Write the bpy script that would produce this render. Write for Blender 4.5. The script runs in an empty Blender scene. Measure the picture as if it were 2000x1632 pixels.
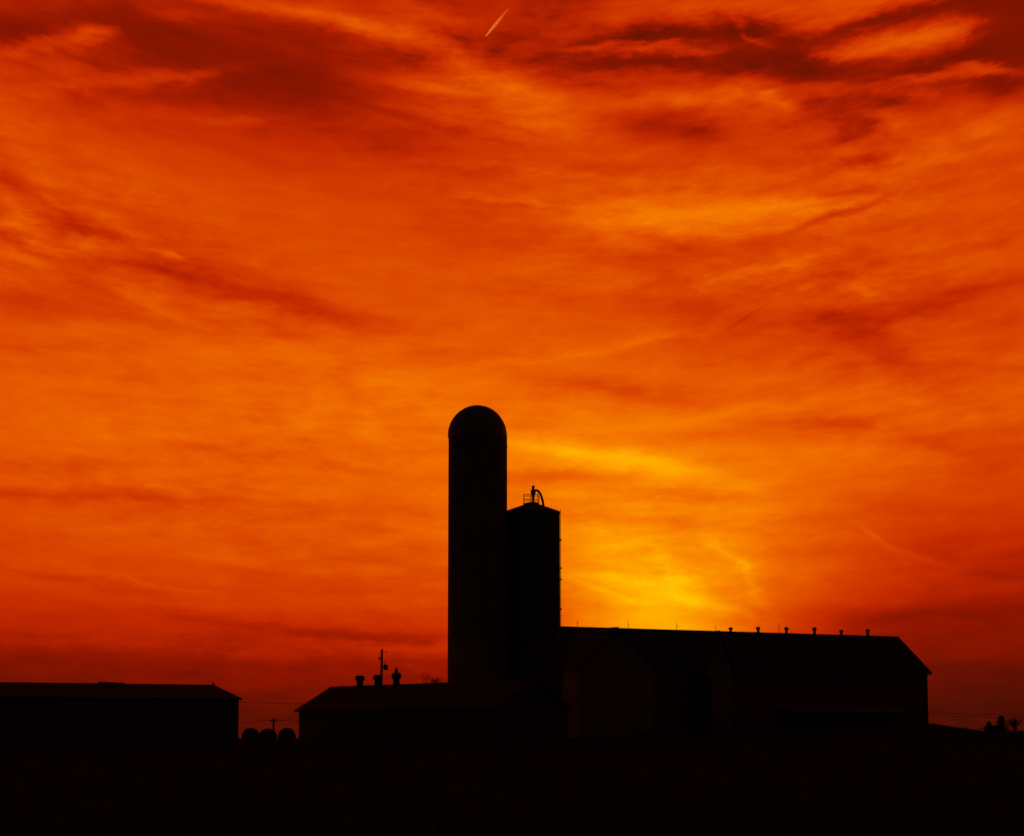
import bpy, bmesh, math, random
from mathutils import Vector, Matrix
R = math.radians
random.seed(7)
scene = bpy.context.scene
C = scene.collection

# ------------------------------------------------------------------ camera
ZC = 1.75                       # eye height over the field at the camera
PITCH = R(8.20)
FPX = 4333.0                    # focal length for a 2000 px wide frame
cam_data = bpy.data.cameras.new('camera')
cam_data.sensor_width = 36.0
cam_data.lens = 36.0 * FPX / 2000.0
cam_data.clip_start = 0.5
cam_data.clip_end = 90000.0
cam = bpy.data.objects.new('camera', cam_data)
C.objects.link(cam)
cam.location = (0, 0, ZC)
cam.rotation_euler = (math.pi / 2 + PITCH, 0, 0)
scene.camera = cam
CT, ST = math.cos(PITCH), math.sin(PITCH)

def P(px, py, D):
    """world point seen at photo position (px, py) when it stands D metres away"""
    a = (px - 1000.0) / FPX
    b = (816.0 - py) / FPX
    dx, dy, dz = a, CT - b * ST, ST + b * CT
    t = D / dy
    return Vector((a * t, D, ZC + dz * t))

def to_px(p):
    dep = p[1] * CT + (p[2] - ZC) * ST
    up = -p[1] * ST + (p[2] - ZC) * CT
    return 1000 + FPX * p[0] / dep, 816 - FPX * up / dep

def along(p0, d, px, lo=-80, hi=80):
    """distance t such that p0 + t d appears at horizontal photo position px"""
    f = lambda t: to_px(p0 + d * t)[0] - px
    flo = f(lo)
    for _ in range(60):
        m = (lo + hi) / 2
        if (f(m) > 0) == (flo > 0): lo = m
        else: hi = m
    return (lo + hi) / 2

# ------------------------------------------------------------------ sky
SUN_EL = R(0.2)
SUN_AZ = math.atan2(1292 - 1000, FPX)      # to the right of the view axis
scene.render.engine = 'CYCLES'
world = bpy.data.worlds.new('World')
scene.world = world
world.use_nodes = True
world.cycles.sampling_method = 'MANUAL'
world.cycles.sample_map_resolution = 256
nt = world.node_tree
nt.nodes.clear()
N, L = nt.nodes, nt.links

def nd(t, **kw):
    n = N.new(t)
    for k, v in kw.items(): setattr(n, k, v)
    return n
def setin(n, i, v):
    if v is None: return
    if hasattr(v, 'is_linked'): L.new(v, n.inputs[i])
    else: n.inputs[i].default_value = v
def mth(op, a, b=None, c=None, clamp=False):
    n = nd('ShaderNodeMath', operation=op, use_clamp=clamp)
    setin(n, 0, a); setin(n, 1, b); setin(n, 2, c)
    return n.outputs[0]
def vmt(op, a, b=None, c=None):
    n = nd('ShaderNodeVectorMath', operation=op)
    setin(n, 0, a); setin(n, 1, b); setin(n, 2, c)
    return n
def xyz(x, y, z):
    n = nd('ShaderNodeCombineXYZ')
    setin(n, 0, x); setin(n, 1, y); setin(n, 2, z)
    return n.outputs[0]
def noise(vec, scale, detail, rough=0.55, lac=2.0):
    n = nd('ShaderNodeTexNoise', noise_dimensions='3D')
    setin(n, 'Vector', vec)
    n.inputs['Scale'].default_value = scale
    n.inputs['Detail'].default_value = detail
    n.inputs['Roughness'].default_value = rough
    n.inputs['Lacunarity'].default_value = lac
    return n

tc = nd('ShaderNodeTexCoord')
dirv = vmt('NORMALIZE', tc.outputs['Generated']).outputs[0]
sep = nd('ShaderNodeSeparateXYZ'); L.new(dirv, sep.inputs[0])
dx, dy, dz = sep.outputs
az = mth('MULTIPLY', mth('ARCTAN2', dx, dy), 180 / math.pi)         # degrees right of north-west view axis
el = mth('MULTIPLY', mth('ARCSINE', dz), 180 / math.pi)             # degrees above the horizon

def sky_uv(px, py):
    d = (P(px, py, 1000.0) - Vector((0, 0, ZC))).normalized()
    return math.degrees(math.atan2(d.x, d.y)), math.degrees(math.asin(d.z))
DEG = 1000 / sky_uv(2000, 816)[0] if False else FPX * math.pi / 180    # photo px per degree
azel = xyz(az, el, 0.0)

# wind-drawn turbulence that frays every bank of cirrus
bend = mth('MULTIPLY', mth('MULTIPLY', dx, dx), mth('MULTIPLY', dz, -1.7))   # the streets bow upwards to both sides
zb = mth('ADD', dz, bend)
w1 = noise(xyz(mth('MULTIPLY', dx, 11), mth('MULTIPLY', dy, 11), mth('MULTIPLY', zb, 30)), 1.0, 3.0, 0.55)
w2 = noise(xyz(mth('MULTIPLY', dx, 34), mth('MULTIPLY', dy, 34), mth('MULTIPLY', zb, 95)), 1.0, 5.0, 0.68)
w1v = vmt('SUBTRACT', w1.outputs['Color'], (0.5, 0.5, 0.5)).outputs[0]
w2v = vmt('SUBTRACT', w2.outputs['Color'], (0.5, 0.5, 0.5)).outputs[0]
frayed = vmt('MULTIPLY_ADD', w1v, (1.7, 0.55, 0), azel).outputs[0]
frayed = vmt('MULTIPLY_ADD', w2v, (1.7, 0.75, 0), frayed).outputs[0]

def curve(val, lo, hi, pts):
    """smooth 1-D profile: pts are (x, y) with x in lo..hi, y in 0..1"""
    t = mth('DIVIDE', mth('SUBTRACT', val, lo), hi - lo, clamp=True)
    n = nd('ShaderNodeFloatCurve')
    cv = n.mapping.curves[0]
    pts = sorted(pts)
    cv.points[0].location = ((pts[0][0] - lo) / (hi - lo), pts[0][1])
    cv.points[1].location = ((pts[-1][0] - lo) / (hi - lo), pts[-1][1])
    for x, y in pts[1:-1]:
        cv.points.new((x - lo) / (hi - lo), y)
    n.mapping.use_clip = True
    n.mapping.update()
    L.new(t, n.inputs['Value'])
    return n.outputs[0]

def EL(py): return (1440 - py) / DEG
prof = [(1440, 13), (1400, 14), (1350, 18), (1310, 21), (1265, 31), (1215, 43), (1150, 61), (1080, 70), (1000, 76),
        (900, 86), (800, 90), (700, 82), (600, 71), (500, 65), (400, 62), (300, 55), (200, 43), (100, 35), (0, 33)]
pts = [(EL(y), s / 200) for y, s in prof]
pts += [(-6, 9 / 200), (21.5, 29 / 200), (26, 21 / 200), (35, 12 / 200), (50, 7 / 200), (90, 4.5 / 200)]
haze = mth('MULTIPLY', curve(el, -6, 90, pts), 200.0)

def third(V):
    n = nd('ShaderNodeSeparateXYZ'); L.new(V, n.inputs[0])
    return n.outputs
ANGLES = (-55, -45, -36, -28, -20, -14, -9, -5, -2, 0, 3, 6, 10, 13, 17, 21, 31)
def lay_banks(u, v, acc, banks):
    """banks of cloud and clear lanes: soft ellipses on the sky (photo position, rise to the right,
    half length, half width, brightness). Banks of one slant share a turned pair of axes."""
    for ang in ANGLES:
        mine = [k for k in banks if min(ANGLES, key=lambda q: abs(q - k[2])) == ang]
        if not mine: continue
        ca, sa = math.cos(R(ang)), math.sin(R(ang))
        ru = mth('MULTIPLY_ADD', u, ca, mth('MULTIPLY', v, sa))
        rv = mth('MULTIPLY_ADD', v, ca, mth('MULTIPLY', u, -sa))
        V = xyz(ru, rv, acc)              # (along, across, brightness so far)
        for px, py, _, la, lb, amp in mine:
            cu, cv = sky_uv(px, py)
            x0, y0 = cu * ca + cv * sa, cv * ca - cu * sa
            sx, sy = DEG / la, DEG / lb
            m = vmt('MULTIPLY_ADD', V, (sx, sy, 0), (-x0 * sx, -y0 * sy, 0)).outputs[0]
            q = vmt('DOT_PRODUCT', m, m).outputs['Value']
            w = mth('POWER', 0.3679, q)
            V = vmt('MULTIPLY_ADD', w, (0, 0, amp), V).outputs[0]
        acc = third(V)[2]
    return acc

GLOW = [  # the light round the sun, which stands behind the barn roof; dusk to the right
    (1290, 1255, 0, 190, 120, 80), (1275, 1100, 0, 275, 195, 57), (1150, 900, 0, 560, 230, 20),
    (2000, 1085, 0, 340, 150, -35), (1650, 1215, 0, 220, 60, -12), (2060, 1340, 0, 450, 110, -6),
    (-80, 1050, 0, 330, 260, -8), (1700, 440, 0, 500, 150, 12), (1760, 690, 0, 480, 190, -21), (200, 640, -8, 500, 110, -9),
    (610, 190, -4, 330, 130, -6), (1560, 130, -5, 300, 75, -3), (1990, 40, 0, 200, 160, -8), (1270, 265, -8, 210, 50, -5),
    (1290, 1200, 0, 110, 60, 18), (1458, 620, 31, 48, 4, -12), (1705, 1044, -36, 45, 5, 12), (1780, 1082, -20, 80, 6, 9),
    (1165, 1148, -20, 80, 6, 18),
]
acc = lay_banks(az, el, haze, GLOW)
fr = third(frayed)
BANKS = [
    # --- upper left
    (50, 55, 0, 130, 45, -10), (270, 50, -8, 120, 40, -14), (430, 130, -6, 330, 75, -9), (560, 200, -5, 280, 70, -6),
    (520, 14, -7, 300, 18, 30), (720, 52, -12, 150, 20, 22), (640, 20, -8, 160, 20, 10), (800, 25, -10, 120, 30, 20),
    (90, 92, 12, 120, 13, 19), (178, 74, 20, 42, 16, 24), (60, 135, 10, 150, 40, 9), (215, 163, 11, 220, 13, 16),
    (365, 138, 6, 70, 16, 12), (10, 225, -35, 70, 35, 15), (300, 190, 8, 130, 16, -7), (340, 35, 0, 50, 16, 9),
    (600, 130, -6, 220, 70, -6), (620, 260, -5, 190, 45, -9), (460, 232, 0, 75, 10, 13), (430, 285, -12, 200, 20, -8),
    (130, 270, -15, 120, 25, 8), (250, 350, -12, 250, 50, 8),
    (70, 385, -36, 80, 15, -14), (150, 432, -28, 90, 15, -9), (45, 470, -18, 90, 12, -20), (230, 460, -12, 130, 10, -15), (130, 362, -20, 60, 12, 9), (205, 420, -20, 50, 12, 10), (40, 500, -10, 90, 16, 9), (250, 500, -6, 120, 12, 9), (55, 345, -10, 70, 18, -12),
    (95, 392, -30, 44, 14, 14), (60, 440, -20, 50, 14, 10), (15, 425, -40, 50, 30, 18), (170, 470, -8, 100, 11, 14), (305, 487, -12, 70, 9, 20),
    (352, 500, -18, 30, 6, 18), (380, 540, -14, 200, 22, -16), (480, 545, -22, 130, 20, -10), (600, 595, -14, 180, 24, -17),
    (690, 625, -8, 130, 14, -10), (310, 600, -18, 110, 12, 12), (60, 585, -8, 150, 26, -10), (180, 640, 0, 150, 14, 7),
    (420, 690, -5, 180, 35, 9), (70, 678, 2, 170, 13, -11), (650, 470, -12, 180, 60, 5),
    # --- upper middle
    (1010, 205, -10, 200, 50, 42), (880, 120, -22, 170, 28, 24), (830, 170, -10, 130, 14, 16), (760, 165, -12, 60, 20, -10),
    (1000, 240, -6, 200, 16, 10), (860, 250, -14, 160, 12, -12), (930, 235, -14, 120, 6, -10), (960, 262, -6, 150, 8, 10),
    (860, 65, -20, 60, 14, -16), (970, 100, -40, 60, 40, -8), (1060, 60, -15, 160, 50, -6), (1130, 120, -12, 150, 35, -4),
    (830, 290, -4, 160, 30, -8), (880, 335, -5, 140, 14, -9), (1000, 330, -6, 220, 8, 10), (1020, 398, -4, 130, 6, -10),
    (1000, 385, -6, 150, 5, 9), (950, 440, 0, 170, 35, -8), (920, 545, -4, 150, 20, 5),
    (1340, 72, 2, 270, 10, -19), (1300, 124, 0, 190, 13, -16), (1240, 96, -3, 170, 11, 22), (1330, 14, 0, 130, 20, 26),
    (1170, 15, -5, 60, 14, -6), (1250, 252, -10, 190, 26, -15), (1360, 235, 0, 130, 30, -13), (1170, 160, -12, 120, 14, -8),
    (1340, 186, 2, 150, 15, 26), (1480, 185, 0, 70, 28, 24), (1512, 182, -60, 40, 11, 12), (1420, 215, -20, 90, 30, 10),
    (1400, 330, -4, 200, 40, 4),
    # --- upper right
    (1500, 72, -12, 170, 38, -14), (1560, 118, -5, 240, 28, -15), (1620, 155, -20, 120, 26, -14), (1560, 12, 2, 280, 22, 34),
    (1640, 30, 12, 120, 16, 18), (1470, 66, -25, 50, 8, 22), (1745, 88, 8, 150, 22, 38), (1860, 56, 15, 75, 20, 32),
    (1660, 98, 4, 110, 20, 17), (1970, 55, 0, 130, 140, -22), (1760, 28, 14, 210, 14, -17), (1850, 115, 12, 140, 11, -16),
    (1905, 132, -8, 80, 12, 30), (1800, 152, 2, 170, 10, 20), (1950, 150, -30, 60, 30, -10), (1650, 215, 10, 140, 28, -15),
    (1580, 188, -30, 60, 22, -12), (1745, 240, -24, 60, 17, 20), (1960, 240, 5, 100, 28, 26), (1780, 190, -10, 120, 12, 8),
    (1655, 262, 20, 48, 22, -26), (1690, 322, 12, 90, 12, -29), (1668, 370, 0, 60, 8, -27), (1650, 414, 16, 85, 9, -29), (1630, 290, -20, 60, 14, 9),
    (1640, 398, 14, 70, 5, 14), (1660, 345, 0, 60, 10, 10), (1850, 310, -8, 150, 25, 8), (1860, 420, 8, 150, 25, -6),
    (1295, 418, 0, 185, 40, 48), (1360, 375, 6, 150, 20, 12), (1510, 412, 8, 130, 20, 24), (1580, 388, 10, 60, 10, 14),
    (1950, 470, 15, 100, 10, -10), (1700, 480, 12, 160, 10, -8),
    # --- middle
    (1335, 480, -8, 90, 13, -18), (1400, 470, -4, 130, 16, -8), (1500, 532, 13, 170, 15, 26), (1340, 592, -5, 110, 26, -20),
    (1480, 580, 20, 130, 14, -6), (1190, 500, -4, 130, 12, -9), (1160, 555, -8, 150, 20, 8),
    (1690, 665, -28, 90, 36, -17), (1815, 600, 13, 170, 22, -16), (1640, 620, 0, 80, 16, -10), (1590, 560, 20, 90, 8, 8), (1690, 568, -40, 40, 13, 12), (1745, 652, -10, 40, 13, 10),
    (1640, 540, -10, 50, 10, -14), (1420, 665, 0, 150, 40, -11), (1560, 700, 22, 90, 12, -9), (1725, 712, -10, 90, 20, -13),
    (1950, 560, 5, 120, 18, -8), (1960, 720, -5, 140, 12, -10), (1850, 690, 0, 120, 10, 8), (1640, 690, -30, 60, 14, 8),
    (1130, 682, 9, 230, 8, 14), (1300, 645, 8, 120, 14, 9), (1200, 758, -5, 200, 25, -24), (1340, 772, 0, 150, 20, -14),
    (1040, 690, 0, 160, 8, -7), (900, 700, -3, 130, 16, -8), (1500, 790, 6, 230, 11, 13), (1600, 832, -5, 150, 9, -15),
    (1720, 806, -5, 110, 14, 11), (1760, 862, -5, 170, 14, -12), (1960, 880, 0, 110, 60, -14), (1850, 770, 3, 120, 8, 7),
    (1420, 850, 2, 150, 22, -14), (700, 560, -6, 100, 8, 5), (800, 740, -2, 200, 20, 8),
    # --- the bright bands over the sun
    (1090, 868, -4, 160, 17, 36), (1225, 903, -8, 140, 24, 34), (1310, 900, -10, 80, 22, 22), (1010, 895, 0, 90, 20, 14),
    (1110, 926, 2, 190, 15, -26), (1300, 965, -6, 150, 14, -24), (1060, 1000, 0, 120, 25, -6), (1380, 930, -12, 120, 20, 6),
    (1120, 1040, 5, 80, 15, 10), (1230, 1010, -4, 150, 12, -14), (1400, 1035, -4, 150, 10, -8), (1300, 1106, -55, 50, 17, 18),
    (1415, 1090, -45, 66, 16, 19), (1440, 1118, -45, 34, 8, 12), (1466, 1160, -48, 55, 9, 12), (1330, 1168, -14, 170, 11, 17),
    (1130, 1190, -4, 80, 20, -12), (1250, 1135, -8, 110, 9, 14), (1390, 1150, -30, 60, 12, -12),
    (1250, 1060, -2, 120, 10, 12), (1520, 1080, -50, 50, 30, -8), (1420, 1210, 0, 120, 14, -10),
    (1850, 1190, 2, 200, 14, -4),
    # --- lower left
    (250, 978, -3, 260, 12, -15), (40, 962, -3, 130, 14, -13), (340, 955, -2, 130, 7, 8), (690, 1000, -4, 220, 18, -9),
    (450, 885, -2, 190, 9, -11), (100, 905, 0, 170, 10, -7), (380, 858, -2, 170, 10, 6), (640, 930, -2, 200, 10, 5),
    (130, 1130, -9, 160, 10, -12), (300, 1140, -10, 100, 5, 9), (480, 1216, -5, 420, 13, -6), (740, 1236, -4, 200, 14, -6),
    (500, 1100, -4, 200, 12, 5), (600, 1150, -2, 220, 9, -5), (800, 1268, -2, 180, 13, 9), (750, 1180, 0, 200, 12, 5),
    (420, 1270, -2, 250, 10, 4), (130, 1030, -3, 150, 9, 5),
]
BANKS = [(*k[:5], k[5] * 1.2) if k[0] < 400 and 340 < k[1] < 560 else k for k in BANKS]   # the ragged patch at the left is the crispest
acc = lay_banks(fr[0], fr[1], acc, BANKS)

# fine streaks and mottling over the whole sky
n1 = noise(xyz(mth('MULTIPLY', dx, 9), mth('MULTIPLY', dy, 9), mth('MULTIPLY', zb, 62)), 1.0, 6.0, 0.62)
n2 = noise(xyz(mth('MULTIPLY', dx, 34), mth('MULTIPLY', dy, 34), mth('MULTIPLY', zb, 170)), 1.0, 5.0, 0.6)
n3 = noise(xyz(mth('MULTIPLY', dx, 60), mth('MULTIPLY', dy, 60), mth('MULTIPLY', zb, 150)), 1.0, 5.0, 0.65)
streak = mth('MULTIPLY', mth('SUBTRACT', n1.outputs['Fac'], 0.5), 40.0)
streak = mth('MULTIPLY_ADD', mth('SUBTRACT', n2.outputs['Fac'], 0.5), 36.0, streak)
streak = mth('MULTIPLY_ADD', mth('SUBTRACT', n3.outputs['Fac'], 0.5), 26.0, streak)
n4 = noise(xyz(mth('MULTIPLY', dx, 30), mth('MULTIPLY', dy, 30), mth('MULTIPLY', zb, 88)), 1.0, 7.0, 0.66)
mk = noise(xyz(mth('MULTIPLY', dx, 6), mth('MULTIPLY', dy, 6), mth('MULTIPLY_ADD', dz, 15, 3.7)), 1.0, 2.0, 0.5)
mr = nd('ShaderNodeMapRange', interpolation_type='SMOOTHSTEP')
L.new(mk.outputs['Fac'], mr.inputs['Value'])
mr.inputs['From Min'].default_value = 0.38; mr.inputs['From Max'].default_value = 0.64
mr.inputs['To Min'].default_value = 0.25; mr.inputs['To Max'].default_value = 0.8
RAGGED = [  # where the cirrus breaks up into tufts
    (60, 140, 0, 260, 90, 0.7), (80, 430, -15, 330, 110, 0.8), (850, 110, -15, 200, 90, 0.7), (1350, 60, 0, 350, 80, 0.8),
    (1700, 260, 0, 330, 170, 0.9), (1720, 620, 0, 280, 150, 0.6), (1330, 1090, 0, 230, 120, 0.9), (1000, 400, 0, 200, 90, 0.4),
    (480, 350, -10, 300, 120, -0.4), (600, 180, 0, 200, 90, -0.3)]
ragged = mth('MAXIMUM', lay_banks(az, el, mr.outputs[0], RAGGED), 0.12)
low = mth('MULTIPLY', mth('ADD', el, -1.0), 1 / 7.0, clamp=True)      # tufts flatten out into long haze bars near the horizon
low = mth('MINIMUM', lay_banks(az, el, low, [(1310, 1090, 0, 260, 150, 0.6)]), 1.0)
puff = mth('MULTIPLY', mth('MULTIPLY', mth('SUBTRACT', n4.outputs['Fac'], 0.5), mth('MULTIPLY', ragged, 74.0)), low)
streak = mth('MULTIPLY', streak, mth('MULTIPLY_ADD', ragged, 0.45, 0.5))
streak = mth('ADD', streak, puff)
# streaks show in proportion to the light behind them
gain = mth('MULTIPLY', acc, 1 / 80.0, clamp=True)
acc = mth('MULTIPLY_ADD', streak, gain, acc)
# the sky dims with the distance from the sunset: the far side is already night
sund = (math.sin(SUN_AZ) * math.cos(SUN_EL), math.cos(SUN_AZ) * math.cos(SUN_EL), math.sin(SUN_EL))
cs = vmt('DOT_PRODUCT', dirv, sund).outputs['Value']
fall = curve(cs, -1, 1, [(-1, 0.06), (-0.3, 0.09), (0.2, 0.17), (0.6, 0.45), (0.85, 0.92), (0.93, 1.0), (1, 1.0)])
floor_ = mth('MINIMUM', mth('MULTIPLY', haze, 0.75), 20.0)      # even the clear lanes keep the afterglow
acc = mth('MULTIPLY', mth('MULTIPLY_ADD', streak, 0.16, mth('SMOOTH_MAX', acc, floor_, 16.0)), fall)

def lin(c):
    o = []
    for v in c:
        v /= 255.0
        o.append(v / 12.92 if v <= 0.04045 else ((v + 0.055) / 1.055) ** 2.4)
    return o
ramp = nd('ShaderNodeValToRGB')
cr = ramp.color_ramp
STOPS = [(0, (30, 23, 21)), (5, (35, 14, 10)), (10, (58, 12, 4)), (14, (82, 16, 3)), (19, (118, 18, 1)), (25, (146, 22, 0)),
         (32, (172, 31, 0)), (40, (192, 40, 0)), (52, (205, 53, 0)), (66, (215, 67, 0)), (82, (227, 84, 0)),
         (100, (236, 102, 0)), (120, (245, 122, 0)), (145, (252, 146, 0)), (172, (255, 175, 0)), (200, (255, 202, 6))]
cr.elements[0].position = 0; cr.elements[0].color = (*lin(STOPS[0][1]), 1)
cr.elements[1].position = 1; cr.elements[1].color = (*lin(STOPS[-1][1]), 1)
for s, c in STOPS[1:-1]:
    e = cr.elements.new(s / 200.0); e.color = (*lin(c), 1)
L.new(mth('DIVIDE', acc, 200.0, clamp=True), ramp.inputs[0])

nish = nd('ShaderNodeTexSky', sky_type='NISHITA')
nish.sun_disc = False
nish.sun_elevation = SUN_EL
nish.sun_rotation = SUN_AZ
nish.air_density = 2.0
nish.dust_density = 6.0
tint = nd('ShaderNodeMix', data_type='RGBA', blend_type='MULTIPLY')
tint.inputs['Factor'].default_value = 1.0
L.new(nish.outputs[0], tint.inputs['A'])
tint.inputs['B'].default_value = (1.0, 0.32, 0.06, 1)
bg_air = nd('ShaderNodeBackground'); bg_air.inputs['Strength'].default_value = 0.004
L.new(tint.outputs['Result'], bg_air.inputs['Color'])
bg_cloud = nd('ShaderNodeBackground'); bg_cloud.inputs['Strength'].default_value = 1.0
L.new(ramp.outputs['Color'], bg_cloud.inputs['Color'])
addsh = nd('ShaderNodeAddShader')
L.new(bg_air.outputs[0], addsh.inputs[0]); L.new(bg_cloud.outputs[0], addsh.inputs[1])
wout = nd('ShaderNodeOutputWorld')
L.new(addsh.outputs[0], wout.inputs['Surface'])

# ------------------------------------------------------------------ sun
sun_data = bpy.data.lights.new('sun', 'SUN')
sun_data.energy = 4.0
sun_data.angle = R(0.5)
sun_data.color = (1.0, 0.24, 0.02)
sun = bpy.data.objects.new('sun', sun_data)
C.objects.link(sun)
sun.location = (60, 300, 60)
sun.rotation_euler = (-Vector(sund)).to_track_quat('-Z', 'Y').to_euler()

scene.view_settings.view_transform = 'Standard'
scene.view_settings.look = 'None'
scene.view_settings.exposure = 0.0
scene.view_settings.gamma = 1.0
scene.view_settings.use_curve_mapping = False
scene.cycles.use_denoising = True
scene.cycles.denoising_input_passes = 'RGB_ALBEDO_NORMAL'
scene.cycles.filter_width = 1.5
scene.cycles.max_bounces = 2
scene.cycles.use_adaptive_sampling = True
scene.cycles.adaptive_threshold = 0.03
scene.cycles.adaptive_min_samples = 5

# ------------------------------------------------------------------ materials
def mat(name, col, rough=0.8, metal=0.0, spec=0.2, var=0.25, nscale=3.0, bump=0.2, stretch=(1, 1, 1), wave=None):
    m = bpy.data.materials.new(name)
    m.use_nodes = True
    t = m.node_tree
    b = t.nodes['Principled BSDF']
    b.inputs['Roughness'].default_value = rough
    b.inputs['Metallic'].default_value = metal
    b.inputs['Specular IOR Level'].default_value = spec
    co = t.nodes.new('ShaderNodeTexCoord')
    mp = t.nodes.new('ShaderNodeMapping'); mp.inputs['Scale'].default_value = stretch
    t.links.new(co.outputs['Object'], mp.inputs['Vector'])
    nz = t.nodes.new('ShaderNodeTexNoise')
    nz.inputs['Scale'].default_value = nscale; nz.inputs['Detail'].default_value = 6
    t.links.new(mp.outputs[0], nz.inputs['Vector'])
    r = t.nodes.new('ShaderNodeValToRGB')
    r.color_ramp.elements[0].position = 0.3; r.color_ramp.elements[1].position = 0.7
    r.color_ramp.elements[0].color = (*[c * (1 - var) for c in col], 1)
    r.color_ramp.elements[1].color = (*[min(1, c * (1 + var)) for c in col], 1)
    t.links.new(nz.outputs['Fac'], r.inputs[0])
    t.links.new(r.outputs[0], b.inputs['Base Color'])
    bp = t.nodes.new('ShaderNodeBump'); bp.inputs['Strength'].default_value = bump
    if wave:
        wv = t.nodes.new('ShaderNodeTexWave'); wv.bands_direction = wave[0]
        wv.inputs['Scale'].default_value = wave[1]; wv.inputs['Distortion'].default_value = 0
        t.links.new(co.outputs['Object'], wv.inputs['Vector'])
        t.links.new(wv.outputs['Fac'], bp.inputs['Height'])
        bp.inputs['Distance'].default_value = 0.03
    else:
        t.links.new(nz.outputs['Fac'], bp.inputs['Height'])
        bp.inputs['Distance'].default_value = 0.05
    t.links.new(bp.outputs[0], b.inputs['Normal'])
    return m

M = {
    'soil':     mat('field_soil', (0.06, 0.05, 0.036), 1.0, spec=0.0, nscale=0.4, var=0.4, bump=0.6),
    'grass':    mat('dry_grass', (0.14, 0.118, 0.075), 1.0, spec=0.0, nscale=2, var=0.4),
    'gravel':   mat('lane_gravel', (0.12, 0.11, 0.095), 1.0, spec=0.0, nscale=8, var=0.3, bump=0.5),
    'concrete': mat('silo_concrete', (0.2, 0.18, 0.165), 0.95, spec=0.05, nscale=1.2, var=0.25, stretch=(1, 1, 0.3)),
    'steel':    mat('galvanised_steel', (0.14, 0.14, 0.14), 0.85, 0.1, spec=0.1, nscale=2, var=0.2),
    'corr':     mat('corrugated_steel', (0.1, 0.1, 0.1), 0.95, 0.0, spec=0.05, nscale=1, var=0.25, wave=('Z', 4.6), bump=0.5),
    'dome':     mat('dome_steel', (0.2, 0.19, 0.18), 0.6, 0.4, nscale=2, var=0.25),
    'roof':     mat('dark_shingle_roof', (0.06, 0.055, 0.05), 0.9, nscale=4, var=0.3, wave=('X', 3.0), bump=0.3),
    'roof_metal': mat('painted_metal_roof', (0.075, 0.065, 0.058), 0.85, spec=0.05, nscale=1.5, var=0.2, wave=('X', 3.4), bump=0.4),
    'red':      mat('weathered_red_siding', (0.24, 0.07, 0.05), 0.9, nscale=2, var=0.3, stretch=(3, 3, 0.3), wave=('X', 2.6), bump=0.4),
    'white':    mat('weathered_white_siding', (0.25, 0.21, 0.18), 0.95, spec=0.05, nscale=2, var=0.15, stretch=(3, 3, 0.3), wave=('X', 2.6), bump=0.4),
    'grey':     mat('grey_shed_siding', (0.11, 0.095, 0.085), 0.9, spec=0.05, nscale=2, var=0.2, stretch=(3, 3, 0.3), wave=('X', 3.4), bump=0.4),
    'dark':     mat('dark_opening', (0.02, 0.018, 0.016), 0.95),
    'wood':     mat('weathered_wood', (0.12, 0.09, 0.065), 0.9, nscale=6, var=0.3, stretch=(3, 3, 0.3)),
    'iron':     mat('dark_iron', (0.06, 0.055, 0.05), 0.7, 0.4),
    'straw':    mat('baled_straw', (0.07, 0.056, 0.036), 1.0, spec=0.0, nscale=9, var=0.35, bump=0.7),
    'bark':     mat('tree_bark', (0.08, 0.065, 0.05), 0.95, nscale=8, var=0.3, bump=0.5),
    'leaf':     mat('shrub_leaf', (0.05, 0.06, 0.03), 0.85, nscale=4, var=0.35),
    'wire':     mat('cable_black', (0.03, 0.03, 0.03), 0.7),
}

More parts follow.
